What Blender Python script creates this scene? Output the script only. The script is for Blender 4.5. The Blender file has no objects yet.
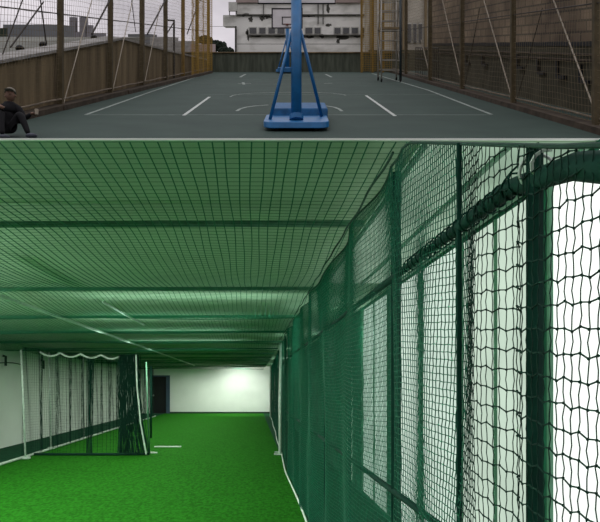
import bpy, math, random
import numpy as np
from mathutils import Vector
random.seed(7); rng = np.random.default_rng(7)
S = bpy.context.scene; COL = S.collection
PI = math.pi
# ------------------------------------------------------------------ camera
F = 650.0; CX, CY = 252.0, 386.0; EYE = 1.6
cd = bpy.data.cameras.new('camera'); cam = bpy.data.objects.new('camera', cd); COL.objects.link(cam)
cam.location = (0, 0, EYE); cam.rotation_euler = (PI/2, 0, 0)
cd.sensor_width = 36; cd.sensor_fit = 'HORIZONTAL'; cd.lens = F*36/600
cd.shift_x = (300-CX)/600; cd.shift_y = (CY-261)/600; cd.clip_end = 1000; cd.clip_start = 0.05
S.camera = cam
S.view_settings.view_transform = 'Standard'; S.view_settings.look = 'None'
S.view_settings.gamma = 1; S.view_settings.exposure = 0; S.view_settings.use_curve_mapping = False

# ------------------------------------------------------------------ places
HC, HY, HX = 1.75, 45.0, 298.0            # the sports court climbs the slope above the training hall
SL = (CY-HY)/F; SK = (HX-CX)/F
def K(xc, d, h=0.0):                       # court plan (across, along, height above the court) -> world
    return Vector((xc+SK*d, d, SL*d-HC+h+EYE))
def cd_of(px, py, h=0.0):                  # measured point of the court -> plan
    d = F*(HC-h)/(py-HY); return ((px-HX)/F*d, d)
def R(px, py, d): return Vector(((px-CX)/F*d, d, (CY-py)/F*d+EYE))

# ------------------------------------------------------------------ materials
def mat(name, col, rough=0.8, var=0.0, scale=5.0, bump=0.0, col2=None, metal=0.0, stretch=(1,1,1), spec=0.3, lo=.35, hi=.65):
    m = bpy.data.materials.new(name); m.use_nodes = True; nt = m.node_tree; b = nt.nodes['Principled BSDF']
    b.inputs['Roughness'].default_value = rough; b.inputs['Metallic'].default_value = metal
    b.inputs['Specular IOR Level'].default_value = spec
    c2 = col2 or tuple(max(0, c*(1-var)) for c in col)
    if var or col2:
        tc = nt.nodes.new('ShaderNodeTexCoord'); mp = nt.nodes.new('ShaderNodeMapping'); mp.inputs['Scale'].default_value = stretch
        n = nt.nodes.new('ShaderNodeTexNoise'); n.inputs['Scale'].default_value = scale; n.inputs['Detail'].default_value = 6
        r = nt.nodes.new('ShaderNodeValToRGB'); r.color_ramp.elements[0].position = lo; r.color_ramp.elements[1].position = hi
        r.color_ramp.elements[0].color = (*c2, 1); r.color_ramp.elements[1].color = (*col, 1)
        L = nt.links.new
        L(tc.outputs['Object'], mp.inputs[0]); L(mp.outputs[0], n.inputs['Vector']); L(n.outputs[0], r.inputs[0]); L(r.outputs[0], b.inputs['Base Color'])
        if bump:
            bp = nt.nodes.new('ShaderNodeBump'); bp.inputs['Strength'].default_value = bump; bp.inputs['Distance'].default_value = .02
            L(n.outputs[0], bp.inputs['Height']); L(bp.outputs[0], b.inputs['Normal'])
    else: b.inputs['Base Color'].default_value = (*col, 1)
    return m
def emit(name, col, st, var=.15):
    m = bpy.data.materials.new(name); m.use_nodes = True; nt = m.node_tree; nt.nodes.clear()
    o = nt.nodes.new('ShaderNodeOutputMaterial'); e = nt.nodes.new('ShaderNodeEmission'); e.inputs[1].default_value = st
    tc = nt.nodes.new('ShaderNodeTexCoord'); n = nt.nodes.new('ShaderNodeTexNoise'); n.inputs['Scale'].default_value = 1.6
    r = nt.nodes.new('ShaderNodeValToRGB'); r.color_ramp.elements[0].position = .35; r.color_ramp.elements[1].position = .65
    r.color_ramp.elements[0].color = (*[c*(1-var) for c in col], 1); r.color_ramp.elements[1].color = (*col, 1)
    nt.links.new(tc.outputs['Object'], n.inputs['Vector']); nt.links.new(n.outputs[0], r.inputs[0]); nt.links.new(r.outputs[0], e.inputs[0]); nt.links.new(e.outputs[0], o.inputs[0])
    return m
def brickmat(name, c1, c2, mortar, scale):
    m = bpy.data.materials.new(name); m.use_nodes = True; nt = m.node_tree; b = nt.nodes['Principled BSDF']; b.inputs['Roughness'].default_value = .9
    tc = nt.nodes.new('ShaderNodeTexCoord'); mp = nt.nodes.new('ShaderNodeMapping'); mp.inputs['Rotation'].default_value = (0, PI/2, 0)
    sx = nt.nodes.new('ShaderNodeSeparateXYZ'); cx = nt.nodes.new('ShaderNodeCombineXYZ'); ma = nt.nodes.new('ShaderNodeMath'); ma.operation = 'MULTIPLY_ADD'
    ma.inputs[1].default_value = -SL
    L = nt.links.new
    L(tc.outputs['Object'], sx.inputs[0]); L(sx.outputs['Y'], cx.inputs['X'])
    L(sx.outputs['Y'], ma.inputs[0]); L(sx.outputs['Z'], ma.inputs[2]); L(ma.outputs[0], cx.inputs['Y'])
    bk = nt.nodes.new('ShaderNodeTexBrick'); bk.inputs['Scale'].default_value = scale
    bk.inputs['Color1'].default_value = (*c1, 1); bk.inputs['Color2'].default_value = (*c2, 1); bk.inputs['Mortar'].default_value = (*mortar, 1)
    bk.inputs['Mortar Size'].default_value = .03; bk.inputs['Brick Width'].default_value = .7; bk.inputs['Row Height'].default_value = .3
    n = nt.nodes.new('ShaderNodeTexNoise'); n.inputs['Scale'].default_value = .35; n.inputs['Detail'].default_value = 4
    r = nt.nodes.new('ShaderNodeValToRGB'); r.color_ramp.elements[0].position = .38; r.color_ramp.elements[1].position = .6
    r.color_ramp.elements[0].color = (.45, .42, .4, 1); r.color_ramp.elements[1].color = (1.25, 1.25, 1.2, 1)
    mx = nt.nodes.new('ShaderNodeMix'); mx.data_type = 'RGBA'; mx.blend_type = 'MULTIPLY'; mx.inputs[0].default_value = 1
    L(cx.outputs[0], bk.inputs['Vector']); L(cx.outputs[0], n.inputs['Vector']); L(n.outputs[0], r.inputs[0])
    L(bk.outputs['Color'], mx.inputs[6]); L(r.outputs[0], mx.inputs[7]); L(mx.outputs[2], b.inputs['Base Color'])
    return m

M = dict(
 turf=mat('turf', (.022,.158,.011), .95, scale=26, col2=(.011,.088,.005), bump=.6, stretch=(1,.45,1), spec=.02),
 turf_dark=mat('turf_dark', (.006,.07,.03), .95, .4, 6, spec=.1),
 white_wall=mat('white_wall', (.72,.78,.72), .85, .12, .6),
 side_wall=mat('side_wall', (.76,.83,.76), .85, .12, .5),
 green_wall=mat('green_wall', (.004,.12,.06), .85, .35, 2),
 ceil=mat('ceiling_panel', (.36,.48,.34), .8, .12, 1.2),
 roof=mat('roof_felt', (.12,.12,.12), .9, .3, 2),
 fascia=mat('fascia_white', (.85,.87,.82), .6),
 thread=mat('green_twine', (.001,.12,.06), .7, .4, 40, spec=.2),
 thread_lit=mat('green_twine_lit', (.003,.125,.06), .7, .3, 30, spec=.2),  # teal of the roof net's highlights is put into the twine colour
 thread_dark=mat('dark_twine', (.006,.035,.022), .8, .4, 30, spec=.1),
 post_green=mat('green_post', (.004,.04,.026), .8, .3, 8, spec=.1),
 pipe=mat('galvanised_pipe', (.52,.62,.54), .45, .25, 12),
 pipe_green=mat('green_roof_pipe', (.10,.26,.16), .5, .3, 10),
 rope_white=mat('white_rope', (.78,.85,.78), .8, .2, 60),
 rope_dark=mat('dark_rope', (.01,.05,.03), .8, .3, 30),
 black=mat('black', (.008,.010,.012), .6, .2, 6),
 door_dark=mat('door_dark', (.006,.009,.010), .5, .2, 3),
 door_frame=mat('door_frame', (.05,.09,.13), .5, .2, 3),
 skirt=mat('skirting', (.01,.035,.02), .7, .2, 3),
 court=mat('court_paint', (.040,.072,.058), .8, scale=.9, col2=(.028,.052,.043), bump=.05, lo=.3, hi=.7),
 line=mat('court_line_paint', (.34,.40,.36), .7, .4, 5),
 line_faint=mat('worn_line_paint', (.17,.22,.19), .8, .35, 4),
 line_bright=mat('fresh_line_paint', (.62,.66,.62), .7, .25, 5),
 parapet=mat('parapet_concrete', (.10,.115,.085), .95, scale=2.2, col2=(.055,.065,.048), stretch=(2.5,1,.35)),
 leftwall=mat('stained_wall', (.27,.205,.115), .95, scale=1.2, col2=(.13,.098,.055), stretch=(1,2.2,.25)),
 coping=mat('pale_coping', (.40,.39,.37), .9, .35, 2),
 curb=mat('curb_concrete', (.085,.065,.045), .95, .5, 3),
 fpost=mat('fence_post_paint', (.105,.08,.038), .7, .35, 5),
 fpost_y=mat('yellow_post_paint', (.24,.15,.035), .7, .3, 5),
 wire=mat('fence_wire', (.20,.155,.085), .7, .3, 6),
 ynet=mat('yellow_twine', (.40,.25,.045), .8, .2, 9),
 foot=mat('foot_pipe_paint', (.26,.21,.15), .7, .4, 3),
 cable=mat('pale_stay_rope', (.48,.42,.33), .7, .2, 9),
 cable_dark=mat('dark_stay', (.05,.04,.03), .7, .2, 9),
 blue=mat('blue_enamel', (.007,.165,.42), .42, .25, 5, spec=.5),
 blue_dark=mat('blue_enamel_worn', (.009,.13,.33), .6, .35, 7),
 rubber=mat('rubber', (.012,.012,.012), .8),
 board=mat('backboard_white', (.80,.77,.78), .5, .12, 3),
 board_line=mat('board_marking', (.03,.025,.03), .6),
 rim=mat('rim_red', (.20,.035,.02), .5),
 wbuild=mat('white_render', (.86,.86,.81), .9, scale=.55, col2=(.52,.52,.47), lo=.30, hi=.52, stretch=(1,1,2.2)),
 moss=mat('black_mould', (.10,.10,.085), .95, .5, 4),
 pane=mat('window_pane', (.05,.055,.055), .25, .3, 2, spec=.6),
 wframe=mat('window_frame', (.6,.6,.55), .7, .2, 3),
 eave=mat('pink_eave', (.42,.33,.31), .8, .2, 2),
 brick=brickmat('brown_brick', (.20,.145,.095), (.27,.20,.135), (.10,.08,.055), 1.0),
 lowwall=mat('green_grey_wall', (.085,.08,.052), .95, scale=1.0, col2=(.05,.048,.03)),
 annex=mat('annex_render', (.60,.56,.47), .9, .35, 1),
 steel=mat('scaffold_steel', (.40,.38,.33), .5, .3, 6),
 steel_teal=mat('scaffold_dark', (.03,.045,.05), .5, .3, 6),
 distant=mat('distant_shed', (.17,.18,.19), .9, .15, .05),
 distant2=mat('distant_tower', (.24,.23,.25), .9, .15, .05),
 distroof=mat('distant_roof', (.20,.205,.175), .9, .4, .25),
 tree=mat('distant_tree', (.03,.045,.03), .95, .4, .6),
 jacket=mat('black_jacket', (.012,.012,.014), .9, .3, 12),
 trousers=mat('dark_trousers', (.016,.015,.017), .9, .3, 12),
 skin=mat('skin', (.22,.13,.09), .6, .1, 20),
 cap=mat('grey_cap', (.24,.22,.18), .9, .25, 20),
 shoe=mat('shoe', (.10,.11,.14), .7, .3, 20),
 cup=mat('paper_cup', (.42,.36,.28), .7, .1, 20),
 ground=mat('yard_ground', (.08,.085,.07), .95, .3, .5),
)

# ------------------------------------------------------------------ mesh helpers
class MB:
    def __init__(s): s.v = []; s.f = []
    def add(s, vs, fs):
        o = len(s.v); s.v += [tuple(v) for v in vs]; s.f += [tuple(i+o for i in f) for f in fs]; return s
    def hexa(s, p):     # 8 points: bottom 0-3, top 4-7
        return s.add(p, [(3,2,1,0),(4,5,6,7),(0,1,5,4),(1,2,6,5),(2,3,7,6),(3,0,4,7)])
    def box(s, x0, x1, y0, y1, z0, z1):
        return s.hexa([(x0,y0,z0),(x1,y0,z0),(x1,y1,z0),(x0,y1,z0),(x0,y0,z1),(x1,y0,z1),(x1,y1,z1),(x0,y1,z1)])
    def kbox(s, x0, x1, d0, d1, h0, h1):   # a box standing on the court slope
        return s.hexa([K(x0,d0,h0),K(x1,d0,h0),K(x1,d1,h0),K(x0,d1,h0),K(x0,d0,h1),K(x1,d0,h1),K(x1,d1,h1),K(x0,d1,h1)])
    def tube(s, pts, r, n=6, closed=False, cap=True):
        pts = [Vector(p) for p in pts]; k = len(pts); rr = r if isinstance(r, (list, tuple)) else [r]*k
        rings = []; up = None
        for i, p in enumerate(pts):
            a = pts[(i-1) % k] if (closed or i > 0) else p; b = pts[(i+1) % k] if (closed or i < k-1) else p
            t = (b-a).normalized()
            if up is None:
                up = Vector((0,0,1)) if abs(t.z) < .9 else Vector((1,0,0))
            u = (up - t*up.dot(t)).normalized(); w = t.cross(u); up = u
            rings.append([p+(u*math.cos(2*PI*j/n)+w*math.sin(2*PI*j/n))*rr[i] for j in range(n)])
        vs = [q for ring in rings for q in ring]; fs = []
        for i in range(k if closed else k-1):
            for j in range(n):
                a, b = i*n+j, i*n+(j+1) % n; c, d = ((i+1) % k)*n+(j+1) % n, ((i+1) % k)*n+j
                fs.append((a, b, c, d))
        if cap and not closed: fs += [tuple(range(n))[::-1], tuple(range((k-1)*n, k*n))]
        return s.add(vs, fs)
    def prism(s, poly, off):   # polygon of 3D points pushed along off
        n = len(poly); off = Vector(off); a = [Vector(p) for p in poly]; b = [p+off for p in a]
        return s.add(a+b, [tuple(range(n))[::-1], tuple(range(n, 2*n))]+[(i, (i+1) % n, n+(i+1) % n, n+i) for i in range(n)])
    def ball(s, c, r, n=12, m=8, sc=(1,1,1), half=False):
        c = Vector(c); vs = []; fs = []
        for i in range(m+1):
            th = PI*i/m*(0.5 if half else 1)
            for j in range(n):
                ph = 2*PI*j/n; vs.append(c+Vector((r*sc[0]*math.sin(th)*math.cos(ph), r*sc[1]*math.sin(th)*math.sin(ph), r*sc[2]*math.cos(th))))
        for i in range(m):
            for j in range(n): fs.append((i*n+j, (i+1)*n+j, (i+1)*n+(j+1) % n, i*n+(j+1) % n))
        if half: fs.append(tuple(range(m*n, (m+1)*n))[::-1])
        return s.add(vs, fs)
    def build(s, name, m, parent=None, smooth=False, bevel=0):
        me = bpy.data.meshes.new(name); o = bpy.data.objects.new(name, me); COL.objects.link(o)
        v = np.array([tuple(p) for p in s.v], dtype=float)
        if parent is not None:
            org = np.array(WL[parent.name]); o.parent = parent
        else:
            org = np.array([(v[:,0].min()+v[:,0].max())/2, (v[:,1].min()+v[:,1].max())/2, v[:,2].min()]); o.location = org
        WL[o.name] = tuple(org) if parent is None else WL[parent.name]
        me.from_pydata((v-org).tolist(), [], s.f); me.materials.append(m); me.update()
        if smooth: me.polygons.foreach_set('use_smooth', [True]*len(me.polygons))
        if bevel:
            b = o.modifiers.new('bevel', 'BEVEL'); b.width = bevel; b.segments = 2; b.limit_method = 'ANGLE'
        return o
WL = {}
def tag(o, label=None, cat=None, group=None, kind=None):
    if label: o['label'] = label
    if cat: o['category'] = cat
    if group: o['group'] = group
    if kind: o['kind'] = kind
    return o
def thing(name, loc, label, cat, group=None):
    o = bpy.data.objects.new(name, None); COL.objects.link(o); o.location = loc; o.empty_display_size = .2
    WL[o.name] = tuple(loc); return tag(o, label, cat, group)
def struct(o): o['kind'] = 'structure'; return o

def net(mb, lines, r, axis):    # many thin three-sided cords; lines = list of (n,3) arrays; axis = main direction 0/1/2
    e = np.eye(3); a, b = e[(axis+1) % 3], e[(axis+2) % 3]
    dirs = [a, -.5*a+.866*b, -.5*a-.866*b]
    for L in lines:
        L = np.asarray(L, float); k = len(L)
        if k < 2: continue
        V = np.stack([L+d*r for d in dirs], 1).reshape(-1, 3); o = len(mb.v)
        mb.v += V.tolist()
        for i in range(k-1):
            q = o+3*i
            mb.f += [(q, q+1, q+4, q+3), (q+1, q+2, q+5, q+4), (q+2, q, q+3, q+5)]

# ================================================================== 1  THE TRAINING HALL
DF = 1.6*F/27.3       # far wall
XL, XR = -6.44, 1.62
ZN = EYE+1.03         # roof net level
ZC = EYE+1.15         # ceiling panel level
D0 = 1.15*F/245.2     # front edge of the ceiling
# floor & ground
struct(MB().box(-5.05, .66, -3, DF, -.02, 0).build('floor', M['turf']))
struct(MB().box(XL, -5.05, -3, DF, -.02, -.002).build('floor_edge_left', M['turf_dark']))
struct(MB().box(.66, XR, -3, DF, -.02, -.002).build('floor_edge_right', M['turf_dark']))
struct(MB().box(-60, 60, -30, 160, -.3, -.03).build('ground', M['ground']))
# walls
struct(MB().box(XL-.2, XL, -1, DF+.2, 0, ZC).build('wall_left', M['side_wall']))
b = MB(); dxa, dxb, dz = (150-CX)/F*DF, (170-CX)/F*DF, 38*DF/F
b.box(XL, dxa, DF, DF+.2, 0, ZC).box(dxb, XR+.4, DF, DF+.2, 0, ZC).box(dxa, dxb, DF, DF+.2, dz, ZC)
struct(b.build('wall_back', M['white_wall']))
struct(MB().box(dxb, XR, DF-.03, DF, 0, .09).build('baseboard_back', M['skirt']))
b = MB().box(dxa, dxb, DF+.12, DF+.19, 0, dz-.02)
dr = struct(b.build('door_1', M['door_dark']))
b = MB().box(dxb-.22, dxb, DF-.05, DF+.12, 0, dz).box(dxa, dxb-.22, DF-.05, DF+.12, dz-.08, dz)
b.build('door_frame', M['door_frame'], dr)
MB().ball((dxa+.18, DF+.09, 1.05), .05).build('door_handle', M['pipe'], dr)
# right wall of piers with tall frosted windows between
wins = [(2.72, 3.55, 1.35, (.93,1,.94)), (3.62, 5.05, .78, (.80,1,.82)), (5.05, 7.35, .85, (.80,1,.86)), (7.75, 9.55, .8, (.72,1,.82)), (10.4, 11.15, .75, (.72,1,.82))]
ed = [2.66]+[q for w in wins for q in w[:2]]+[DF+.2]
b = MB()
for i in range(0, len(ed), 2): b.box(XR, XR+.2, ed[i], ed[i+1], 0, ZC)
for w in wins: b.box(XR, XR+.2, w[0], w[1], 0, .06); b.box(XR, XR+.2, w[0], w[1], ZC-.04, ZC)
struct(b.build('wall_right', M['green_wall']))
for i, (a, c, st, cl) in enumerate(wins):
    o = struct(MB().box(XR+.012, XR+.03, a, c, .06, ZC-.04).build('window_%d' % (i+1), emit('daylit_frosted_glass_%d' % i, cl, st)))
    fb = MB()
    for q in (a, c-.03): fb.box(XR-.01, XR+.012, q, q+.03, .06, ZC-.04)
    if c-a > 1.2: fb.box(XR-.005, XR+.012, (a+c)/2-.012, (a+c)/2+.012, .06, ZC-.04)
    fb.build('window_frame', M['pipe_green'], o)
# glow panel added to brighten the strip between the side net and the windows
for i, (a, c, st, cl) in enumerate(((D0+.01, 7.2, .50, (.70,1,.74)),)):
    o = struct(MB().box(.80, XR-.02, a, c, ZC-.012, ZC-.004).build('window_%d' % (i+6), emit('added_glow_panel_%d' % i, cl, st, .3)))  # an added emitter, no glazing here
    fb = MB()
    for q in (.80, 1.2, XR-.05): fb.box(q, q+.025, a, c, ZC-.03, ZC-.012)
    fb.build('window_frame', M['pipe_green'], o)
# ceiling, its front edge and the roof over it
struct(MB().box(XL, XR+.2, D0, DF+.2, ZC, ZC+.006).build('ceiling', M['ceil']))
struct(MB().box(XL-.2, XR+.6, D0-.012, D0, ZC-.001, ZC+.0075).build('trim_1', M['fascia']))
struct(MB().hexa([(XL-.2,D0+.02,ZC+.006),(XR+.6,D0+.02,ZC+.006),(XR+.6,DF+.4,ZC+.006),(XL-.2,DF+.4,ZC+.006),
                  (XL-.2,D0+.03,ZC+.0075),(XR+.6,D0+.03,ZC+.0075),(XR+.6,DF+.4,ZC+.15),(XL-.2,DF+.4,ZC+.15)]).build('roof', M['roof']))

# --- roof net, sagging between the cross pipes
BAY, B0 = 2.8, 4.2
def zroof(x, d):
    t = (d-B0)/BAY; s = abs(math.sin(PI*t)); k = math.floor(t)
    return ZN - .015*min(1,(d-2.745)) - (.075+.03*math.sin(k*2.3+x*.35))*s*(1 if d > B0 else .25*(d-2.745)/(B0-2.745)) + .012*math.sin(x*1.7+d*.6)*min(1,(d-2.745)/1.2)
rn = thing('roof_net', (-2.9, 10, ZN-.1), 'green knotted net stretched under the whole ceiling of the training hall', 'net')
b = MB(); lines = []
ds = np.concatenate([np.arange(2.745, 16, .14), np.arange(16, DF-.1, .35)])
for x in np.arange(XL+.05, .66, .056):
    ph = rng.uniform(0, 6)
    lines.append([(x+.006*math.sin(d*3.1+ph), d, zroof(x, d)) for d in ds])
net(b, lines, .0036, 1)
b.build('net_cords', M['thread_lit'], rn)
b = MB(); lines = []
xs = np.linspace(XL+.05, .66, 24); d = 2.745
while d < DF-.1:
    lines.append([(x, d, zroof(x, d)) for x in xs]); d += .064 if d < 12 else .13
net(b, lines, .0012, 0)
b.build('cross_cords', M['thread_lit'], rn)
# cross pipes and the long pipe carrying the net
nb = 0; d = B0
while d < DF-1:
    o = MB().tube([(XL+.05, d, ZN+.02), (-2.9, d, ZN+.012), (.72, d, ZN+.02)], .022, 8).build('roof_pipe', M['pipe_green'], None, True)
    tag(o, ['nearest green cross pipe under the hall ceiling, carrying the net', 'second green cross pipe from the front under the hall ceiling', 'third green cross pipe from the front under the hall ceiling',
            'fourth green cross pipe from the front under the hall ceiling'][nb] if nb < 4 else 'green cross pipe deep in the hall, close under the far ceiling', 'pipe', 'cross pipes under the ceiling' if nb < 4 else 'far cross pipes under the ceiling')
    nb += 1; d += BAY
o = MB().tube([(-2.6, d, ZN-.10) for d in np.arange(5.6, 30, .7)], .022, 8).build('long_pipe', M['pipe'], None, True)
tag(o, 'pale pipe running lengthwise under the roof net, left of the middle', 'pipe')
o = MB().tube([(-1.65, d, ZN-.10) for d in np.arange(7.2, 10.2, .3)], .014, 8).build('short_pipe', M['pipe'], None, True)
tag(o, 'short pale pipe tied lengthwise under the roof net beside the long pipe', 'pipe')

# --- the side net on the right, a long wall of netting on a post-and-rail frame
def xs_net(d):  # plan line of the side net
    base = .66 if d < 12 else .66+(d-12)/(DF-12)*.42
    return base
def ztop(d):
    p = [(1.1, 1.6+.41), (1.37, 1.6+.505), (2.735, ZN-.005), (60, ZN-.005)]
    for (a, za), (c, zc) in zip(p, p[1:]):
        if d <= c: return za+(zc-za)*(d-a)/(c-a)
sn = thing('side_net', (.66, 8, 0), 'tall green knotted net wall on a post frame along the right side', 'net')
def wob(d, z):
    a = .012*math.sin(d*2.1+z*1.3)+.008*math.sin(d*5.7-z*2.1)
    if 1.6 < d < 3.0: a += .022*math.sin(d*11)*math.sin(z*2.2+1)
    if d > 3.1: a += .02*math.sin(d*4.2)
    return xs_net(d)+a
def drop(d, z):
    return -.085*max(0, 2.9-d) - (.03*math.sin(PI*((d-1.51) % 1.55)/1.55) if d > 3 else 0)
cols = []; d = 1.12
while d < DF-.1:
    cols.append(d); d += (.031 if d < 1.6 else .034 if d < 1.86 else .024 if d < 12 else .05)
rowz = np.arange(.03, 3.1, .026)
lines = []
for i, d in enumerate(cols):
    ph = rng.uniform(0, 6); L = []
    zt = ztop(d)
    for j, z in enumerate(rowz):
        zz = z+drop(d, z)
        if zz < .005: continue
        if zz > zt: break
        L.append((wob(d, zz), d+.005*math.sin(j*2.4+ph), zz))
    L.append((wob(d, zt), d, zt)); lines.append(L)
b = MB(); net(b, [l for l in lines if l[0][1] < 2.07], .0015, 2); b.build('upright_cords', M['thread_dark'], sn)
b = MB(); net(b, [l for l in lines if l[0][1] >= 2.07], .0022, 2)
b.build('upright_cords', M['thread'], sn)
lines = []; kn = MB()
for j, z in enumerate(rowz):
    L = []
    for i, d in enumerate(cols):
        zz = z+drop(d, z)+(.0028*((i % 2)*2-1)+.003*math.sin(i*1.7+j*.9))*(1 if d < 2.07 else .3)
        if zz < .005 or zz > ztop(d) or (j % 2 and d < 1.86):
            if len(L) > 1: lines.append(L)
            L = []; continue
        L.append((wob(d, zz), d, zz))
        if d < 1.86: kn.ball((wob(d, zz), d, zz), .0036, 5, 3)
    lines.append(L)
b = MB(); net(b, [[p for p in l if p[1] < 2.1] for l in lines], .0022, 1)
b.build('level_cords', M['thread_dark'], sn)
b = MB(); net(b, [[p for p in l if p[1] > 2.07] for l in lines], .0019, 1)
b.build('level_cords', M['thread'], sn)
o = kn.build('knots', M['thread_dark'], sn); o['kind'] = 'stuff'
for d, r in ((1.545, .021), (2.11, .009), (3.12, .024), (4.6, .012), (6.15, .012), (7.7, .012), (9.25, .012), (10.8, .015), (14, .022), (18, .022), (23, .022), (29, .022)):
    x = xs_net(d)+.012+(.02 if d > 2.5 else 0)
    MB().tube([(x, d, 0), (x, d, ztop(d)+.0)], r, 4 if r > .02 else 8).build('post', M['post_green'], sn)
MB().tube([(xs_net(d)+.02, d, min(EYE+.52, ztop(d)-.042)) for d in [1.12, 1.25, 1.37, 1.7, 2.4, 3, 5, 8, 12, 20, 30]], [.032,.032,.030,.024]+[.017]*7, 8).build('rail', M['post_green'], sn, True)
MB().tube([(xs_net(d)+.02, d, EYE-.505) for d in [1.12, 3, 5, 8, 12, 20, 30]], .015, 8).build('rail', M['post_green'], sn, True)
MB().tube([(wob(d, ztop(d)), d, ztop(d)+.0) for d in np.arange(1.12, DF-.2, .12)], .006, 6).build('head_rope', M['rope_dark'], sn)
# pale lashing twisted round the top rail
L = []
for i in range(240):
    d = 1.4+i*.006; a = i*.55; z = min(EYE+.52, ztop(d)-.042)
    q = .034 if d < 1.7 else .026
    L.append((xs_net(d)+.02+q*math.cos(a), d, z+q*math.sin(a)))
MB().tube(L[14:36], .0045, 5).build('lashing', M['pipe'], sn)
MB().tube(L[36:], .003, 5).build('lashing', M['post_green'], sn)
# fringe rope bundled along the eaves of net and roof
L = [(.60+.004*math.sin(d*9), d, ZN-.035+.004*math.sin(d*6.3)) for d in np.arange(2.76, 14, .08)]
tag(MB().tube(L, .006, 6).build('eaves_rope', M['rope_dark'], None), 'dark rope bundling the roof net to the side net along their corner', 'rope')
# floor cord at the foot of the side net
L = [(xs_net(d)-.03+.012*math.sin(d*.9), d, .012) for d in np.arange(4.2, DF-1, .4)]
tag(MB().tube(L, .012, 6).build('floor_rope', M['rope_white'], None), 'white rope lying along the turf at the foot of the right net', 'rope')
# the two standing poles before the net
def pole(px, pyb, pyt, w, label, foot=True):
    d = 1.6*F/(pyb-CY); x = (px-CX)/F*d; zt = EYE+(CY-pyt)/F*d
    t = thing('net_pole', (x, d, 0), label, 'pole', None)
    MB().tube([(x, d, 0), (x-.005, d, zt*.5), (x, d, zt)], w, 8).build('pole', M['pipe'], t, True)
    MB().tube([(x-.03, d, .02), (x-.035, d, zt*.5), (x-.01, d, zt-.05)], w*.45, 6).build('tie_cord', M['rope_white'], t)
    if foot:
        MB().box(x-.15, x+.05, d-.05, d+.05, .004, .035).build('foot', M['pipe'], t, bevel=.008)
        MB().box(x-.12, x+.02, d+.45, d+.52, .004, .03).build('foot', M['pipe'], t, bevel=.008)
    return t
pole(280.5, 455, 343, .026, 'nearer white pole with a flat foot standing before the right net')
pole(270.5, 417, 363, .03, 'farther white pole beside the right end of the far wall', False)

# --- left side: floor pipe, posts, cross partition net
o = MB().tube([(-5.05, d, .03) for d in (8, 12, 16, 20, 26, 34)], .03, 8).build('floor_pipe', M['pipe'], None, True)
tag(o, 'pale pipe lying on the turf edge along the left wall', 'pipe')
def lpost(px, pyb, pxt, pyt, label, r=.022):
    d = 1.6*F/(pyb-CY); x = (px-CX)/F*d; zt = EYE+(CY-pyt)/F*d; xt = (pxt-CX)/F*d
    t = thing('side_post', (x, d, 0), label, 'post', 'posts along the left pipe')
    MB().tube([(x, d, .0), (xt, d, zt)], r, 8).build('post', M['pipe'], t, True)
    MB().box(x-.07, x+.09, d-.08, d+.08, 0, .05).build('foot', M['pipe'], t, bevel=.01)
lpost(25.5, 459, 21, 350, 'leftmost white post standing at the left wall pipe')
lpost(51, 449, 49, 352, 'second white post from the left at the left wall pipe')
lpost(84, 438.5, 83, 354, 'third white post from the left at the left wall pipe', .015)
# hooks on the left wall
for i, px in enumerate((3, 41)):
    d = -XL*F/(CX-px)-.05
    z = EYE+.62
    t = MB().tube([(XL+.02, d, z+.16), (XL+.09, d, z+.14), (XL+.09, d, z-.1)], .035, 6).build('wall_hook', M['skirt'], None)
    tag(t, ['dark bracket on the left wall at the photo edge', 'dark bracket on the left wall beside the first posts'][i], 'bracket', 'brackets on the left wall')
o = MB().tube([(XL+.06, d, EYE+.60+.02*math.sin(d*3)) for d in np.arange(9.5, 18, .3)], .012, 6).build('wall_cable', M['rope_dark'], None)
tag(o, 'dark cable running along the top of the left wall', 'cable')
# side curtain along the pipe
cn = thing('side_curtain', (-5.0, 18, 0), 'thin dark net curtain hanging along the left wall behind the posts', 'net')
cl = []; d = 14.3
while d < 33: cl.append(d); d += .05
cz = np.arange(.06, 2.5, .06)
fx = lambda d, z: -4.99+.07*math.sin(d*5.1)+.03*math.sin(d*13+z)
b = MB(); net(b, [[(fx(d, z), d+.03*math.sin(z*2+d*3), z) for z in cz] for d in cl], .0030, 2); b.build('upright_cords', M['thread_dark'], cn)
b = MB(); net(b, [[(fx(d, z), d, z) for d in cl] for z in cz], .0016, 1); b.build('level_cords', M['thread_dark'], cn)
# cross partition
DP = 15.1
pt = thing('partition_net', (-3.4, DP, 0), 'dark net drawn across the left of the hall, bunched at its right end', 'net')
xa, xb = (48-CX)/F*DP, (121-CX)/F*DP
def px2x(px, d=DP): return (px-CX)/F*d
zpt = EYE+(CY-357)/F*DP
b = MB(); L = []
x = xa; xs = []
while x < xb: xs.append(x); x += .075
# sparse draped columns with a gathered fold part way along
def fold(x): 
    c = px2x(89); return x+(c-x)*.65*math.exp(-((x-c)/.22)**2)
zs = np.arange(.02, zpt, .09)
net(b, [[(fold(x), DP+.10*math.sin(x*9)+.02*math.sin(z*3), z) for z in zs] for x in xs], .0036, 2); b.build('upright_cords', M['thread_dark'], pt)
b = MB(); net(b, [[(fold(x), DP+.10*math.sin(x*9), z+.02*math.sin(x*5)) for x in xs] for z in np.arange(.02, zpt, .08)], .0014, 0); b.build('level_cords', M['thread_dark'], pt)
b = MB()
for k in range(7):
    q = px2x(87+k*.9); b.tube([(q, DP+.02*k, zpt), (q+.02*math.sin(k), DP, 1.2), (q+.04*math.sin(k*2), DP-.03, .02)], .010, 5)
b.build('gathered_fold', M['thread_dark'], pt)
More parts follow.
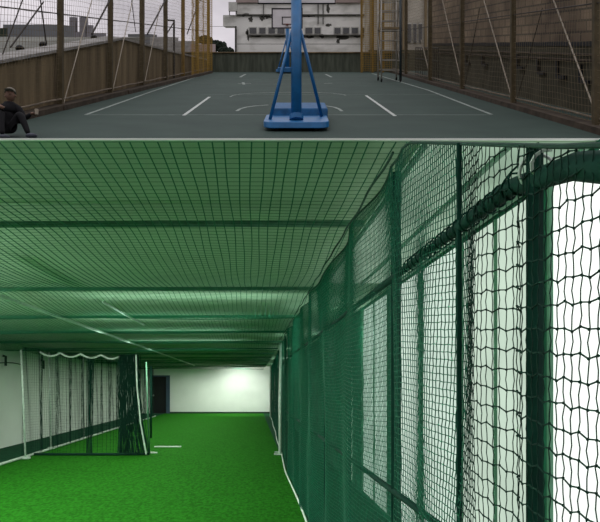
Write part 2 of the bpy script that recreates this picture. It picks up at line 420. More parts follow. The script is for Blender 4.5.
# scalloped white head rope
L = []
pxs = np.arange(40, 121, 1.0)
for q in pxs:
    s = ((q-40) % 20.3)/20.3; L.append((px2x(q), DP, EYE+(CY-(352.0+3.6*math.sin(PI*s)+(q-40)*.045))/F*DP))
MB().tube(L, .022, 6).build('head_rope', M['rope_white'], pt)
MB().tube([(px2x(30), DP-.1, .025), (px2x(70), DP-.16, .03), (px2x(120), DP-.14, .03), (px2x(150), DP-.05, .03)], .03, 6).build('foot_rope', M['thread_dark'], pt)
# bunch
b = MB()
for k in range(80):
    u = k/79; t0 = px2x(119+u*20); t1 = px2x(117+u*34); w = rng.uniform(-.05, .05)
    P = []
    for i in range(11):
        v = i/10; e = v**2.6
        P.append((t0+(t1-t0)*e*(u**.7)+.02*math.sin(v*9+k), DP+.16*math.sin(k*1.9)+w*v, zpt+.05-(zpt+.02)*v))
    b.tube(P, .0085, 3)
b.build('bunched_cords', M['thread_dark'], pt)
b = MB(); zs = np.arange(.05, zpt, .07)
for z in zs:
    v = 1-z/zpt; e = v**2.6
    b.tube([((px2x(119+u*20))+(px2x(117+u*34)-px2x(119+u*20))*e*(u**.7), DP+.16*math.sin(u*45*1.9), z) for u in np.linspace(0, 1, 14)], .005, 3)
b.build('bunch_mesh', M['thread_dark'], pt)
b = MB()
for q, r, dd in (((126, 127.5, 129), .010, .2), ((132, 133.5, 136), .010, .18), ((137.5, 142, 147.5), .020, -.19)):
    b.tube([(px2x(q[0]), DP+dd, zpt+.04), (px2x(q[0]*.8+q[1]*.2), DP+dd, zpt*.7), (px2x(q[1]), DP+dd, zpt*.33), (px2x(q[2]), DP+dd, .03)], r, 6)
b.build('edge_rope', M['pipe'], pt)
# pole and feet at the partition's end
d = 1.6*F/(449-CY); x = (149.5-CX)/F*d
t = thing('partition_pole', (x, d, 0), 'pale green pole with two flat white feet at the right end of the partition', 'pole')
MB().tube([(x, d, 0), (x-.05, d, 1.0), (x-.08, d, EYE+(CY-362)/F*d)], .02, 8).build('pole', M['pipe_green'], t, True)
MB().box(x+.05, x+.75, d+.45, d+.53, 0.003, .03).build('foot', M['rope_white'], t)
MB().box(x+.05, x+.35, d-1.1, d-1.02, 0.003, .03).build('foot', M['rope_white'], t)
d2 = 20; x2 = px2x(151, d2)
o = MB().tube([(x2, d2, 0), (x2, d2, EYE+(CY-366)/F*d2)], .03, 8).build('back_post', M['post_green'], None, True)
tag(o, 'dark green post behind the partition pole, before the dark door', 'post')

# hall lights: added unseen fills, plus one ceiling lamp before the far wall
def lamp(name, kind, loc, energy, col, size=.1, rot=None, spot=None):
    l = bpy.data.lights.new(name, kind); l.energy = energy; l.color = col
    if kind == 'AREA': l.shape = 'RECTANGLE'; l.size = size[0]; l.size_y = size[1]
    else: l.shadow_soft_size = size
    if spot: l.spot_size = spot; l.spot_blend = .8
    o = bpy.data.objects.new(name, l); COL.objects.link(o); o.location = loc
    if rot: o.rotation_euler = rot
    return o
for i in range(12):
    d = B0+.75+BAY*i
    lamp('fill_strip', 'AREA', (-2.4, d, ZN-.13), 66, (.93, 1, .88), (3.6, .08), (0, 0, 0))  # added strips to brighten the turf, no fixtures hang there
lamp('ceiling_lamp', 'SPOT', (-.6, DF-2.4, ZC-.03), 420, (.98, 1, .93), .03, (math.radians(35), 0, 0), 2.6)
for d, x in ((8.3, -.9), (11.0, -1.6), (13.6, -1.6), (16.6, -1.6)): lamp('fill_up', 'AREA', (x, d, ZN-.30), 9, (.72, 1, .86), (2.6, .25), (PI, 0, 0))  # added upward fill that raises highlights on the roof net
lamp('fill_left', 'POINT', (-4.3, 5.2, 1.9), 260, (.82, 1, .92), .12)  # added unseen fill, brightens the ceiling at left
for d in (2.2, 8.4): lamp('fill_left', 'POINT', (-6.1, d, 1.2), 170, (.85, 1, .88), .12)  # more added fill outside the view, not wall fixtures
for d in (9.4, 14.5, 20, 27, 34): lamp('fill_behind_net', 'POINT', (1.35, d, 2.3), 16, (.7, 1, .9), .06)  # added behind the side net so its cords glow from the back

# ================================================================== 2  THE SPORTS COURT ON THE SLOPE ABOVE
DN = 10.6; DFAR = 42.1
b = MB().hexa([K(-9,DN,-.25), K(9,DN,-.25), K(9,DFAR+2,-.25), K(-9,DFAR+2,-.25), K(-9,DN), K(9,DN), K(9,DFAR+2), K(-9,DFAR+2)])
cf = struct(b.build('court_floor', M['court']))
zb = ZC+.2
p0, p1 = K(0, DN, -.25), K(0, DFAR+2, -.25)
b = MB().hexa([(p0.x-9,p0.y,zb),(p0.x+9,p0.y,zb),(p1.x+9,p1.y,zb),(p1.x-9,p1.y,zb), K(-9,DN,-.25),K(9,DN,-.25),K(9,DFAR+2,-.25),K(-9,DFAR+2,-.25)])
struct(b.build('embankment', M['parapet']))
# painted lines (children of the court floor)
def strip(b, pts, w, closed=False):
    n = len(pts)
    for i in range(n-1):
        (x0, d0), (x1, d1) = pts[i], pts[i+1]; l = math.hypot(x1-x0, d1-d0) or 1; nx, nd = -(d1-d0)/l*w/2, (x1-x0)/l*w/2
        b.hexa([K(x0-nx,d0-nd,.001),K(x0+nx,d0+nd,.001),K(x1+nx,d1+nd,.001),K(x1-nx,d1-nd,.001),K(x0-nx,d0-nd,.006),K(x0+nx,d0+nd,.006),K(x1+nx,d1+nd,.006),K(x1-nx,d1-nd,.006)])
P = lambda px, py: cd_of(px, py)
b = MB()
strip(b, [P(85.8,114.8), P(150.5,92), P(198,76.5)], .09); strip(b, [P(491.5,114.5), P(428.5,90.3), P(372,73.5)], .09)
b.build('side_line', M['line'], cf)
b = MB(); strip(b, [P(85.8,115), P(491.5,115)], .10); strip(b, [P(200,94.8), P(440,94.6)], .07); strip(b, [P(170,84.3), P(412,84)], .08); strip(b, [P(190,79.5), P(395,79.3)], .07)
b.build('cross_line', M['line_faint'], cf)
b = MB(); strip(b, [P(183.8,115.5), P(209.5,97)], .085); strip(b, [P(366,95.5), P(395,116)], .085)
b.build('key_line', M['line_bright'], cf)
b = MB()
def arc(pts_px, w): strip(b, [P(*q) for q in pts_px], w)
arc([(237,111),(240,109),(246,107.3),(255,106),(268,105)], .085); arc([(312,105),(325,105.8),(334,107.2),(339,109),(342,111.3)], .085)
arc([(230,97),(233,95.5),(240,94.2),(252,93.2),(270,92.6),(296,92.4),(318,92.6),(332,93.2),(341,94.2),(346,95.4)], .05)
arc([(240,77.2),(245.5,74.2)], .12); arc([(325.5,74.2),(331.5,77.2)], .12)
arc([(238,83.5),(251,83.4)], .12); arc([(324,83.4),(332,83.2)], .12); arc([(243,82.4),(244,84.6)], .12)
b.build('arc_line', M['line'], cf)
# far parapet
hp = HC*(1-(53-HY)/(72-HY))
struct(MB().kbox(-7.5, 7.2, DFAR, DFAR+.25, 0, hp).build('wall_far', M['parapet']))
struct(MB().kbox(-7.5, 7.2, DFAR-.06, DFAR+.31, hp, hp+.07).build('trim_2', M['leftwall']))
# left stained wall with pale coping
def lbase(px): return 117-.247*(px-28)
tops = [(-40, 69.5), (0, 62.5), (64, 50.2), (126, 38.5), (168, 50), (212, 60.5)]
W = []
for px, py in tops:
    x, d = cd_of(px, lbase(px)); h = HC*(1-(py-HY)/(lbase(px)-HY)); W.append((x-.15, d, h))
b = MB(); c = MB()
for (x0, d0, h0), (x1, d1, h1) in zip(W, W[1:]):
    b.hexa([K(x0-.3,d0,-.1),K(x0,d0,-.1),K(x1,d1,-.1),K(x1-.3,d1,-.1),K(x0-.3,d0,h0),K(x0,d0,h0),K(x1,d1,h1),K(x1-.3,d1,h1)])
    c.hexa([K(x0-.5,d0,h0),K(x0+.08,d0,h0-.04),K(x1+.08,d1,h1-.04),K(x1-.5,d1,h1),K(x0-.5,d0,h0+.10),K(x0+.08,d0,h0+.04),K(x1+.08,d1,h1+.04),K(x1-.5,d1,h1+.10)])
struct(b.build('wall_side', M['leftwall'])); struct(c.build('trim_3', M['coping']))
# curbs under the fences
b = MB()
for a, c2 in ((-40, 60), (60, 126), (126, 211)):
    x0, d0 = cd_of(a, lbase(a)+1.5); x1, d1 = cd_of(c2, lbase(c2)+1.2)
    b.hexa([K(x0-.3,d0,0),K(x0+.12,d0,0),K(x1+.12,d1,0),K(x1-.3,d1,0),K(x0-.3,d0,.14),K(x0+.12,d0,.14),K(x1+.12,d1,.14),K(x1-.3,d1,.14)])
struct(b.build('trim_4', M['curb']))
struct(MB().kbox(5.85, 6.3, DN+.1, DFAR, 0, .13).build('trim_5', M['curb']))

def fence(name, label, pl, posts, H, post_mat, stays, rope_h):
    # pl: plan line (x0,d0)->(x1,d1); posts: distances
    (x0, d0), (x1, d1) = pl
    X = lambda d: x0+(x1-x0)*(d-d0)/(d1-d0)
    t = thing(name, K(X((d0+d1)/2), (d0+d1)/2, .14), label, 'fence')
    ds = []; d = d0
    while d < d1: ds.append(d); d += .15
    hs = np.arange(.18, H, .15)
    b = MB(); net(b, [[tuple(K(X(d)+.03*math.sin(h*2+d), d+.01*math.sin(h*5), h)) for h in hs[::3]] for d in ds], .0045, 2); b.build('upright_wires', M['wire'], t)
    b = MB(); net(b, [[tuple(K(X(d), d, h+.01*math.sin(d*3))) for d in ds] for h in hs], .0045, 0); b.build('level_wires', M['wire'], t)
    for d, r, far in posts:
        b = MB(); x = X(d); b.kbox(x-r, x+r, d-r, d+r, .1, H)
        b.build('post', M[post_mat[1] if far else post_mat[0]], t)
    for (da, ha, db, hb, r, m, off) in stays:
        MB().tube([K(X(da)+off, da, ha), K(X(db)+off, db, hb)], r, 5).build('stay_rope', M[m], t)
    MB().tube([K(X(d)+.05, d, rope_h+.008*math.sin(d*2.7)) for d in np.arange(d0, d1, .5)], .022, 6).build('foot_pipe', M['foot'], t)
    for h in (2.6, 4.4): MB().tube([K(X(d)+.0, d, h) for d in np.arange(d0, d1, 2)], .015, 5).build('wire_rope', M['cable_dark'], t)
    return X
LP = [cd_of(-45, lbase(-45)), cd_of(209.6, lbase(209.6))]
XLf = lambda d: LP[0][0]+(LP[1][0]-LP[0][0])*(d-LP[0][1])/(LP[1][1]-LP[0][1])
def dl(px):       # distance along the left fence for a photo column
    (x0, d0), (x1, d1) = LP; k = (x1-x0)/(d1-d0); return (x0-k*d0)/((px-HX)/F-k)
dr_ = lambda px: 6.05*F/(px-HX)
lposts = [(dl(60.5), .07, 0), (dl(110.5), .075, 0), (dl(142), .085, 0), (dl(165.5), .085, 0), (dl(183), .085, 1), (dl(197), .085, 1), (dl(208.5), .085, 1)]
def hof(py, d): return HC-(py-HY)*d/F
def stay(pxa, pya, pxb, pyb, r, m, D, off=.06):
    da, db = D(pxa), D(pxb); return (da, hof(pya, da), db, hof(pyb, db), r, m, off)
fence('court_fence', 'wire mesh fence on brown posts along the stained left wall of the court', LP, lposts, 5.2, ('fpost', 'fpost_y'),
      [stay(61, 105, 90, 0, .016, 'cable', dl), stay(111, 90, 131, 0, .017, 'cable', dl), stay(143.5, 81, 159, 5, .017, 'cable', dl),
       stay(0, 54, 20, 0, .016, 'cable_dark', dl), stay(8, 47, 41, 2, .02, 'cable_dark', dl), stay(44, 44, 38, 0, .018, 'cable_dark', dl),
       stay(90, 34, 108, 0, .03, 'cable_dark', dl), stay(146, 34, 164, 0, .034, 'cable_dark', dl), stay(186, 34, 198, 2, .03, 'cable_dark', dl), stay(134, 32, 130, 0, .016, 'cable_dark', dl)], .28)
rposts = [(dr_(596), .06, 0), (dr_(513), .065, 0), (dr_(462), .075, 0), (dr_(430), .085, 0), (dr_(406), .08, 0)]
fence('court_fence', 'wire mesh fence on brown posts before the brick building on the right', [(6.05, DN+.3), (6.05, DFAR-.1)], rposts, 5.4, ('fpost', 'fpost_y'),
      [stay(599, 130, 551, 0, .017, 'cable', dr_), stay(512, 106, 482, 0, .019, 'cable', dr_), stay(462, 92, 441, 0, .021, 'cable', dr_), stay(430, 82, 420, 40, .026, 'cable', dr_),
       stay(513, 106, 540, 8, .012, 'cable_dark', dr_), stay(462, 92, 478, 8, .014, 'cable_dark', dr_)], .26)
# yellow net drops at the far ends of both fences
def ydrop(label, X, da, db, off):
    t = thing('yellow_net', K(X(da)+off, (da+db)/2, 0), label, 'net', 'yellow nets at the far end of the court')
    ds = np.arange(da, db, .11); hs = np.arange(.1, 5.1, .25)
    b = MB(); net(b, [[tuple(K(X(d)+off+.06*math.sin(d*4), d, h)) for h in hs] for d in ds], .009, 2); b.build('upright_cords', M['ynet'], t)
    b = MB(); net(b, [[tuple(K(X(d)+off+.06*math.sin(d*4), d, h)) for d in ds] for h in np.arange(.1, 5.1, .14)], .009, 0); b.build('level_cords', M['ynet'], t)
ydrop('yellow net hanging at the far left corner of the court', XLf, dl(187), dl(210), .2)
t = thing('yellow_net', K(5, 41.2, 0), 'yellow net drawn across the far right corner of the court behind the scaffold', 'net', 'yellow nets at the far end of the court')
xs_ = np.arange(4.05, 6.0, .11); hs = np.arange(.1, 5.3, .25)
b = MB(); net(b, [[tuple(K(x, 41.2+.08*math.sin(x*9), h)) for h in hs] for x in xs_], .014, 2); b.build('upright_cords', M['ynet'], t)
b = MB(); net(b, [[tuple(K(x, 41.2+.08*math.sin(x*9), h)) for x in xs_] for h in np.arange(.1, 5.3, .14)], .010, 0); b.build('level_cords', M['ynet'], t)
for x in (4.05, 4.75, 5.4): MB().kbox(x-.07, x+.07, 41.3, 41.44, 0, 5.3).build('post', M['fpost_y'], t)

# --- basketball stands
def stand(xc, d0, sgn, label, w, depth, pole_r, board=True, near=False):
    t = thing('basketball_stand', K(xc, d0, 0), label, 'basketball stand', 'basketball stands')
    D = lambda a: d0+sgn*a          # a grows from the foot front towards the hoop
    def kb(x0, x1, a0, a1, h0, h1): 
        q = sorted((D(a0), D(a1))); return MB().kbox(x0, x1, q[0], q[1], h0, h1)
    # front tray with rounded corners
    pts = []
    for cx_, cy_, s in ((xc+w/2-.22, .22, -90), (xc+w/2-.1, depth*.5, 0), (xc-w/2+.1, depth*.5, 90), (xc-w/2+.22, .22, 180)):
        rr = .22 if cy_ < .3 else .1
        for k in range(5):
            a = math.radians(s+k*22.5); pts.append((cx_+rr*math.cos(a), cy_+rr*math.sin(a)))
    b = MB(); n = len(pts)
    lo = [K(x, D(a), .07) for x, a in pts]; hi = [K(x, D(a), .20) for x, a in pts]
    b.add(lo+hi, [tuple(range(n))[::-1], tuple(range(n, 2*n))]+[(i, (i+1) % n, n+(i+1) % n, n+i) for i in range(n)])
    b.build('base_tray', M['blue'], t, bevel=.015)
    kb(xc-w/2+.13, xc+w/2+.02, depth*.46, depth, .08, .36).build('ballast_box', M['blue_dark'], t, bevel=.03)
    for sx in (-1, 1):
        for a in (.09, depth-.3):
            c0 = K(xc+sx*w*.30, D(a), .07)
            MB().tube([c0+Vector((-.035, 0, 0)), c0+Vector((.035, 0, 0))], .075, 12).build('wheel', M['rubber'], t)
    pa = .34
    MB().tube([K(xc, D(pa), .18), K(xc, D(pa), 3.1)], pole_r, 16).build('pole', M['blue'], t, True)
    b = MB(); b.tube([K(xc, D(pa), .20), K(xc, D(pa), .30)], pole_r*1.35, 16); b.build('pole_collar', M['blue'], t)
    for sx in (-1, 1):
        MB().tube([K(xc+sx*w*.41, D(.45 if sx < 0 else .95), .2), K(xc+sx*pole_r*.8, D(pa+.05), 2.05)], pole_r*.33, 8).build('strut', M['blue'], t, True)
    # arm and board
    MB().tube([K(xc, D(pa), 3.0), K(xc, D(pa+.7), 3.35), K(xc, D(depth+.1), 3.4)], pole_r*.75, 10).build('arm', M['blue'], t, True)
    a = depth+.15
    bd = kb(xc-.93, xc+.93, a, a+.04, 2.78, 3.98).build('backboard', M['board'], t)
    b = MB()
    for x0, x1, h0, h1 in ((-.95,.95,2.75,2.83),(-.95,.95,3.93,4.01),(-.95,-.87,2.75,4.01),(.87,.95,2.75,4.01),(-.32,.32,3.0,3.05),(-.32,.32,3.43,3.48),(-.32,-.26,3.0,3.48),(.26,.32,3.0,3.48)):
        q = sorted((D(a+.03), D(a+.055))); b.kbox(xc+x0, xc+x1, q[0], q[1], h0, h1)
    b.build('board_marking', M['board_line'], bd)
    MB().tube([K(xc+.225*math.cos(2*PI*i/20), D(a+.35+.225*math.sin(2*PI*i/20)), 3.02) for i in range(20)], .014, 6, True).build('rim', M['rim'], t)
    kb(xc-.06, xc+.06, a+.04, a+.15, 2.98, 3.05).build('rim_bracket', M['rim'], t)
    return t
x, d = cd_of(296.3, 131.8)
stand(x, d, 1, 'large blue portable basketball stand in the centre foreground of the court', 1.34, 2.6, .108)
x, d = cd_of(287.5, 72.6)
stand(x, DFAR-.55, -1, 'far blue basketball stand with a white backboard at the end wall', 1.45, 1.7, .12)

# --- rolling scaffold at right
xs0, ds0 = cd_of(391, 82)
t = thing('scaffold_tower', K(xs0, ds0, 0), 'tall narrow steel scaffold tower on wheels at the far right corner', 'scaffold')
for sx in (-1, 1):
    for sd in (0, 1):
        x, d = xs0+sx*.45, ds0+sd*1.3
        MB().tube([K(x, d, .1), K(x, d, 4.6)], .035 if not (sx > 0 and sd == 0) else .06, 8).build('leg', M['steel_teal' if sx > 0 and sd == 0 else 'steel'], t, True)
        MB().tube([K(x, d, .08)+Vector((-.03,0,0)), K(x, d, .08)+Vector((.03,0,0))], .08, 10).build('wheel', M['rubber'], t)
for i in range(9):
    for sd in (0, 1):
        h = .55+i*.47
        MB().tube([K(xs0-.45, ds0+sd*1.3, h), K(xs0+.45, ds0+sd*1.3, h)], .024, 6).build('rung', M['steel'], t)
for sx in (-1, 1):
    MB().tube([K(xs0+sx*.45, ds0, .6), K(xs0+sx*.45, ds0+1.3, 2.2)], .02, 6).build('brace', M['steel'], t)
    MB().tube([K(xs0+sx*.45, ds0+1.3, 2.4), K(xs0+sx*.45, ds0, 4.2)], .02, 6).build('brace', M['steel'], t)
MB().kbox(xs0-.45, xs0+.45, ds0, ds0+1.3, 2.5, 2.6).build('platform', M['leftwall'], t)

# --- black bracket post at left
x, d = cd_of(174, 80.5)
t = thing('bracket_post', K(x, d, 0), 'black steel post with a short top arm beside the left fence', 'post')
MB().tube([K(x, d, 0), K(x, d, hof(20, d))], .05, 8).build('post', M['black'], t)
MB().tube([K(x, d, hof(20.5, d)), K(x-.36, d, hof(20, d))], .04, 6).build('arm', M['black'], t)
MB().tube([K(x, d, hof(22, d)), K(x-.36, d, hof(34, d))], .03, 6).build('brace', M['black'], t)

# --- far white building
DB = 50.0
t = thing('white_building', R(330, 53, DB), 'mould-streaked white building with small windows beyond the far wall', 'building')
def rb(b, x0, y0, x1, y1, d, th): # box between measured columns and rows with its own depth
    return b.hexa([R(x0,y1,d), R(x1,y1,d), R(x1,y1,d)+Vector((0,th,SL*th)), R(x0,y1,d)+Vector((0,th,SL*th)), R(x0,y0,d), R(x1,y0,d), R(x1,y0,d)+Vector((0,th,SL*th)), R(x0,y0,d)+Vector((0,th,SL*th))])
rb(MB(), 236, 2.5, 368, 62, DB, 9).build('wall', M['wbuild'], t)
rb(MB(), 223, 15, 236, 26, DB, 6).build('side_wing', M['wbuild'], t)
rb(MB(), 236, -25, 368, 2.5, DB-.15, 9).build('eave', M['eave'], t)
rb(MB(), 237, 14.2, 368, 15.6, DB-.10, .1).build('ledge', M['moss'], t)
rb(MB(), 249, 34.6, 368, 35.8, DB-.18, .18).build('sill', M['moss'], t)
rb(MB(), 237, 43.8, 368, 44.3, DB-.5, .06).build('rail', M['moss'], t)
rb(MB(), 234.8, 26, 236.6, 56, DB-.25, .3).build('corner_post', M['moss'], t)
for a, c in ((249,256.8),(258.8,266),(268,275.5),(277,285),(305,312.8),(314.2,321),(334,341),(342.6,349.6),(351.4,358.4),(361,368)):
    w = rb(MB(), a-.4, 26.8, c+.4, 34.4, DB-.06, .06).build('window', M['wframe'], t)
    rb(MB(), a+.5, 27.8, c-.5, 33.4, DB-.09, .03).build('pane', M['pane'], w)
for px, y0, y1 in ((263.5,-2,17),(318.2,-2,24),(323.2,-2,24),(301.8,-2,22)):
    rb(MB(), px-.35, y0, px+.35, y1, DB-.12, .1).build('drain_pipe', M['moss'], t)
# mould patches with irregular outlines
def blot(cx_, cy_, rx, ry, n=16):
    p = []
    for k in range(n):
        a = 2*PI*k/n; q = rng.uniform(.55, 1.15); p.append(R(cx_+rx*q*math.cos(a), cy_+ry*q*math.sin(a), DB-.02))
    return MB().prism(p, (0, .03, 0))
for a in ((246,15,7,1.6),(262,18,3,3),(268,17,4,1.8),(251,19,2.5,3),(248,36,1.2,6),(247.5,32,2,3),(256,36,6,1),(280,36,7,1),(309,37,6,1.4),(322,36,3,2.4),(343,37,8,2.6),(338,41,2,3),(336,32,2,5),(357,36,6,1.6),(309,16,7,1.2),(328,9,2,5),(345,15,14,1),(328,25,4,1.4)):
    blot(*a).build('mould_patch', M['moss'], t)
o = rb(MB(), 228.5, 2, 237, 11, DB-.6, 1.0).build('roof_tank', M['wframe'], None); tag(o, 'grey box tank on short legs at the left edge of the white building', 'tank')
b = MB()
for px in (229.5, 236): rb(b, px-.4, 10.8, px+.4, 15.2, DB-.4, .1)
b.build('leg', M['moss'], o)
# --- right brick building
t = thing('brick_building', K(7.6, 26, 0), 'brown brick building with a dark lower wall behind the right fence', 'building')
da, db_ = 12.5, 36.8
MB().kbox(7.5, 13, da, db_, 1.85, 9).build('brick_wall', M['brick'], t)
MB().kbox(7.45, 13, da, db_, -.3, 1.72).build('lower_wall', M['lowwall'], t)
MB().kbox(7.42, 13, da, db_, 1.72, 1.85).build('band', M['black'], t)
for px, py in ((469,64),(486,65),(522,68),(543,73),(563,77),(587,82)):
    d = 7.45*F/(px-HX); h = hof(py, d)
    MB().kbox(7.35, 7.47, d-.28, d+.28, h-.05, h+.05).build('bracket', M['black'], t); MB().kbox(7.35, 7.47, d+.2, d+.3, h, h+.45).build('bracket', M['black'], t)  # black brackets also carry the L-shaped shadows as solid colour
for h in (1.25, 1.4): MB().tube([K(7.38, d, h+.1) for d in (12.6, 20, 30, 36.7)], .03, 6).build('conduit', M['curb'], t)
t = thing('pale_annex', K(9, 44, 0), 'pale building with tall narrow windows between brick building and scaffold', 'building')
rb(MB(), 369, -25, 470, 60, 47.5, 2).build('wall', M['annex'], t)
for a, c in ((408,411),(413.5,416.5),(419,422)):
    w = rb(MB(), a-.4, 23, c+.4, 43, 47.42, .08).build('window', M['wframe'], t); rb(MB(), a, 24, c, 42, 47.36, .06).build('pane', M['pane'], w)
rb(MB(), 369, 50, 470, 78, 47.2, .3).build('base_wall', M['lowwall'], t)
for px in (371, 379, 396, 404, 426): rb(MB(), px-1, -20, px+1, 52, 47.25, .2).build('pilaster', M['leftwall'], t)
# railing behind the fence
t = thing('metal_railing', K(6.9, 37, 1.0), 'dark metal railing behind the right fence beside the scaffold', 'railing')
b = MB(); 
for h in (1.0, 1.6): MB().tube([K(6.6, d, h+.0) for d in (30.5, 36.5)], .025, 6).build('rail', M['black'], t)
for d in np.arange(30.5, 36.6, .5): MB().tube([K(6.6, d, 0), K(6.6, d, 1.6)], .02, 6).build('baluster', M['black'], t)
# --- left neighbours
A, B_, C_, D_ = R(-45,68.5,12.6), R(126,38.2,23.4), R(150,37,60), R(-160,36.5,60)
struct_roof = MB().prism([A+Vector((-.5,0,0)), B_+Vector((-.5,0,0)), C_, D_], (0, 0, -.2)).build('neighbour_roof', M['distroof'])
tag(struct_roof, 'flat grey-green roof next door behind the left stained wall', 'roof')
for i, (px, py, d) in enumerate(((20, 55, 17.0), (43, 50.5, 19.0), (94, 42.3, 22.6))):
    p = R(px, py, d); s = .85
    v = MB().tube([p+Vector((0,0,-.2)), p+Vector((0,0,.20*s))], .045, 8)
    v = v.build('roof_vent', M['black'], None); tag(v, ['mushroom roof vent nearest the left photo edge on the next roof', 'second mushroom roof vent from the left on the next roof', 'third mushroom roof vent from the left behind the fence post'][i], 'vent', 'roof vents on the neighbouring roof')
    MB().ball(p+Vector((0,0,.17*s)), .14*s, 12, 5, (1,1,.9), True).build('vent_cap', M['black'], v)
o = rb(MB(), 3, 24.5, 58.5, 40, 92, 8).build('grey_shed', M['distant']); tag(o, 'long plain grey shed in the distance at upper left', 'building')
o = rb(MB(), -40, 28, 3.5, 40, 88, 1.5).build('dark_shed', M['tree']); tag(o, 'dark low block at the left photo edge beyond the fence', 'building')
tw = [(69.5,17,75,40),(79.5,17,85.5,40),(86.5,25,91,40),(64,30,69,40),(75.5,32,79,40),(92,33,104,40)]
lb = ['left one of the two tall distant tower blocks', 'right one of the two tall distant tower blocks', 'short tower block just right of the tall pair', 'low block left of the tall tower pair', 'low block between the two tall towers', 'long low block at the right end of the skyline']
for (x0, y0, x1, y1), l in zip(tw, lb):
    o = rb(MB(), x0, y0, x1, y1, 190, 3).build('tower_block', M['distant2']); tag(o, l+' on the skyline', 'building', 'skyline blocks')
sh = [(14, 37, 62, 39.5, 86, 'pale low roof line stretching before the grey shed', 'coping'), (128, 34, 150, 45, 80, 'grey low shed right of the wall peak', 'distant'), (150, 37, 172, 52, 70, 'pale low shed behind the third fence post', 'coping'), (172, 41, 192, 58, 66, 'wide pale shed roof behind the black bracket post', 'coping'), (190, 44, 212, 66, 62, 'yellowish low shed at the end of the left fence', 'eave')]
for x0, y0, x1, y1, d, l, m in sh:
    o = rb(MB(), x0, y0, x1, y1, d, 6).build('low_shed', M[m]); tag(o, l, 'building', 'low sheds beyond the left wall')
# trees beyond the far wall at left
def bush(px, py, d, r, label):
    b = MB(); c = R(px, py, d)
    b.ball(c, r*.62, 12, 8, (1.6,1,.6))
    for k in range(110):
        q = Vector(rng.normal(0, 1, 3)).normalized()*r*.62; b.ball(c+Vector((q.x*1.6, q.y, q.z*.6)), r*rng.uniform(.08, .24), 6, 4)
    o = b.build('tree_crown', M['tree']); tag(o, label, 'tree', 'trees beyond the far wall')
bush(217, 46, 95, 1.3, 'dark round tree left of the white building over the far wall')
bush(226, 51.5, 80, .9, 'low dark shrub close to the corner post of the white building')
bush(205, 40, 110, 1.2, 'distant dark tree seen through the yellow net')
L = [R(208+i*2.6, 26.2+.25*math.sin(i*.3)-.012*i*i*.1, 70) for i in range(12)]
tag(MB().tube(L, .02, 4).build('power_line', M['black']), 'thin power line against the sky left of the white building', 'cable')

# --- seated person at the lower left
dp = 12.35; sx0 = (9-HX)/F*dp; g = K(sx0, dp, 0)
t = thing('person', g, 'person in a dark jacket and grey cap sitting at the left fence, holding a cup', 'person')
def skin(name, verts, edges, radii, m, parent, root=0):
    me = bpy.data.meshes.new(name); o = bpy.data.objects.new(name, me); COL.objects.link(o); o.parent = parent
    me.from_pydata([tuple(v) for v in verts], edges, []); me.materials.append(m)
    mod = o.modifiers.new('skin', 'SKIN'); mod.use_smooth_shade = True
    for i, sv in enumerate(me.skin_vertices[0].data): sv.radius = (radii[i],)*2; sv.use_root = (i == root)
    s = o.modifiers.new('sub', 'SUBSURF'); s.levels = s.render_levels = 2
    return o
def gz(x, y): return SL*y          # the slope under the local frame
# local frame: x right, y away, z up, origin on the ground below the hips
V = [(-.06,.10,.17),(-.05,.11,.34),(-.02,.07,.50),(0,.05,.60),(.0,.04,.69),      # 0 pelvis 1 waist 2 chest 3 shoulders 4 neck
     (-.20,.04,.55),(-.20,-.10,.36),(-.07,-.27,.455),                              # 5-7 arm on the near side
     (.18,.06,.55),(.28,.05,.37),(.42,-.0,.44),                                  # 8-10 arm stretched to the cup
     (-.16,.04,.17),(-.06,-.26,.37),(.02,-.38,-.10),                             # 11-13 near leg
     (.06,.06,.18),(.26,-.14,.40),(.44,-.2,-.02)]                                # 14-16 far leg
E = [(0,1),(1,2),(2,3),(3,4),(3,5),(5,6),(6,7),(3,8),(8,9),(9,10),(0,11),(11,12),(12,13),(0,14),(14,15),(15,16)]
Rr = [.15,.15,.165,.11,.055,.075,.055,.038,.075,.055,.036,.105,.08,.05,.105,.08,.05]
skin('body', V, E, Rr, M['jacket'], t)
def lo(mb, name, m, par=t, smooth=True):   # local coordinates -> world
    mb.v = [tuple(Vector(v)+g) for v in mb.v]; return mb.build(name, m, par, smooth)
hd = MB().ball((.02,.01,.80), .098, 16, 12, (.9,1,1.2)); hd.ball((.055,-.085,.79), .02, 8, 6, (.8,1.2,1)); hd.ball((-.07,.02,.79), .024, 8, 6); hd.ball((.115,.02,.79), .022, 8, 6)
hd.tube([(0,.03,.66), (.015,.02,.76)], .05, 10)
lo(hd, 'head', M['skin'])
lo(MB().ball((.02,.02,.85), .112, 16, 6, (.97,1.05,.85), True).ball((.035,-.10,.852), .085, 12, 4, (1,.9,.12)), 'cap', M['cap'])
def hand(c, dirv, name):
    c = Vector(c); dv = Vector(dirv).normalized(); sd = dv.cross(Vector((0,0,1))).normalized(); up = sd.cross(dv)
    mb = MB().ball(c, .042, 10, 6, (1,.9,.6))
    for k, l in enumerate((.062,.072,.068,.052)):
        o = c+sd*(.03-.02*k)+dv*.03
        mb.tube([o, o+dv*l*.5, o+dv*l*.8-up*l*.35, o+dv*l*.7-up*l*.75], [.0105,.010,.009,.007], 6)
    o = c-sd*.035; mb.tube([o, o-sd*.025+dv*.03, o-sd*.01+dv*.058-up*.015], [.012,.011,.008], 6)
    lo(mb, name, M['skin'])
hand((-.04,-.31,.455), (.6,-.6,-.25), 'hand'); hand((.45,-.01,.44), (1,-.1,-.1), 'hand')
for c in ((.02,-.40), (.46,-.22)):
    mb = MB().ball((c[0]+.05, c[1]-.03, gz(*c)+.045), .06, 12, 6, (1.9,1.1,.75)); lo(mb, 'shoe', M['shoe'])
c0 = g+Vector((.545,-.06,.40))
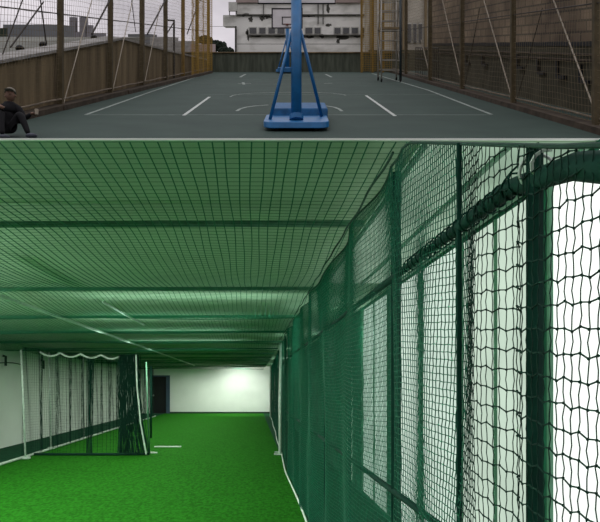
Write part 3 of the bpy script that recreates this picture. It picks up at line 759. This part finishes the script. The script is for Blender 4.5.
o = MB().tube([c0, c0+Vector((0,0,.10))], [.030,.040], 12).build('paper_cup', M['cup']); tag(o, 'small tan paper cup held out by the seated person', 'cup')

# ------------------------------------------------------------------ sky
w = bpy.data.worlds.new('overcast_sky'); S.world = w; w.use_nodes = True; nt = w.node_tree; bg = nt.nodes['Background']
tc = nt.nodes.new('ShaderNodeTexCoord'); sp = nt.nodes.new('ShaderNodeSeparateXYZ')
rp = nt.nodes.new('ShaderNodeValToRGB'); e = rp.color_ramp.elements
e[0].position = 0; e[0].color = (.05,.055,.05,1); e[1].position = 1; e[1].color = (.62,.61,.62,1)
for p, c in ((.495,(.07,.07,.065)), (.52,(.22,.21,.215)), (.70,(.30,.285,.30)), (.80,(.36,.34,.36)), (.9,(.5,.49,.5))):
    q = e.new(p); q.color = (*c, 1)
ma = nt.nodes.new('ShaderNodeMath'); ma.operation = 'MULTIPLY_ADD'; ma.inputs[1].default_value = .5; ma.inputs[2].default_value = .5
mp = nt.nodes.new('ShaderNodeMapping'); mp.inputs['Scale'].default_value = (1,1,3.2)
nz = nt.nodes.new('ShaderNodeTexNoise'); nz.inputs['Scale'].default_value = 4.5; nz.inputs['Detail'].default_value = 6
r2 = nt.nodes.new('ShaderNodeValToRGB'); r2.color_ramp.elements[0].position = .35; r2.color_ramp.elements[1].position = .65
r2.color_ramp.elements[0].color = (.72,.72,.74,1); r2.color_ramp.elements[1].color = (1.12,1.11,1.12,1)
mx = nt.nodes.new('ShaderNodeMix'); mx.data_type = 'RGBA'; mx.blend_type = 'MULTIPLY'; mx.inputs[0].default_value = 1
L = nt.links.new
L(tc.outputs['Generated'], sp.inputs[0]); L(sp.outputs['Z'], ma.inputs[0]); L(ma.outputs[0], rp.inputs[0])
L(tc.outputs['Generated'], mp.inputs[0]); L(mp.outputs[0], nz.inputs['Vector']); L(nz.outputs[0], r2.inputs[0])
L(rp.outputs[0], mx.inputs[6]); L(r2.outputs[0], mx.inputs[7]); L(mx.outputs[2], bg.inputs[0]); bg.inputs[1].default_value = 2.2
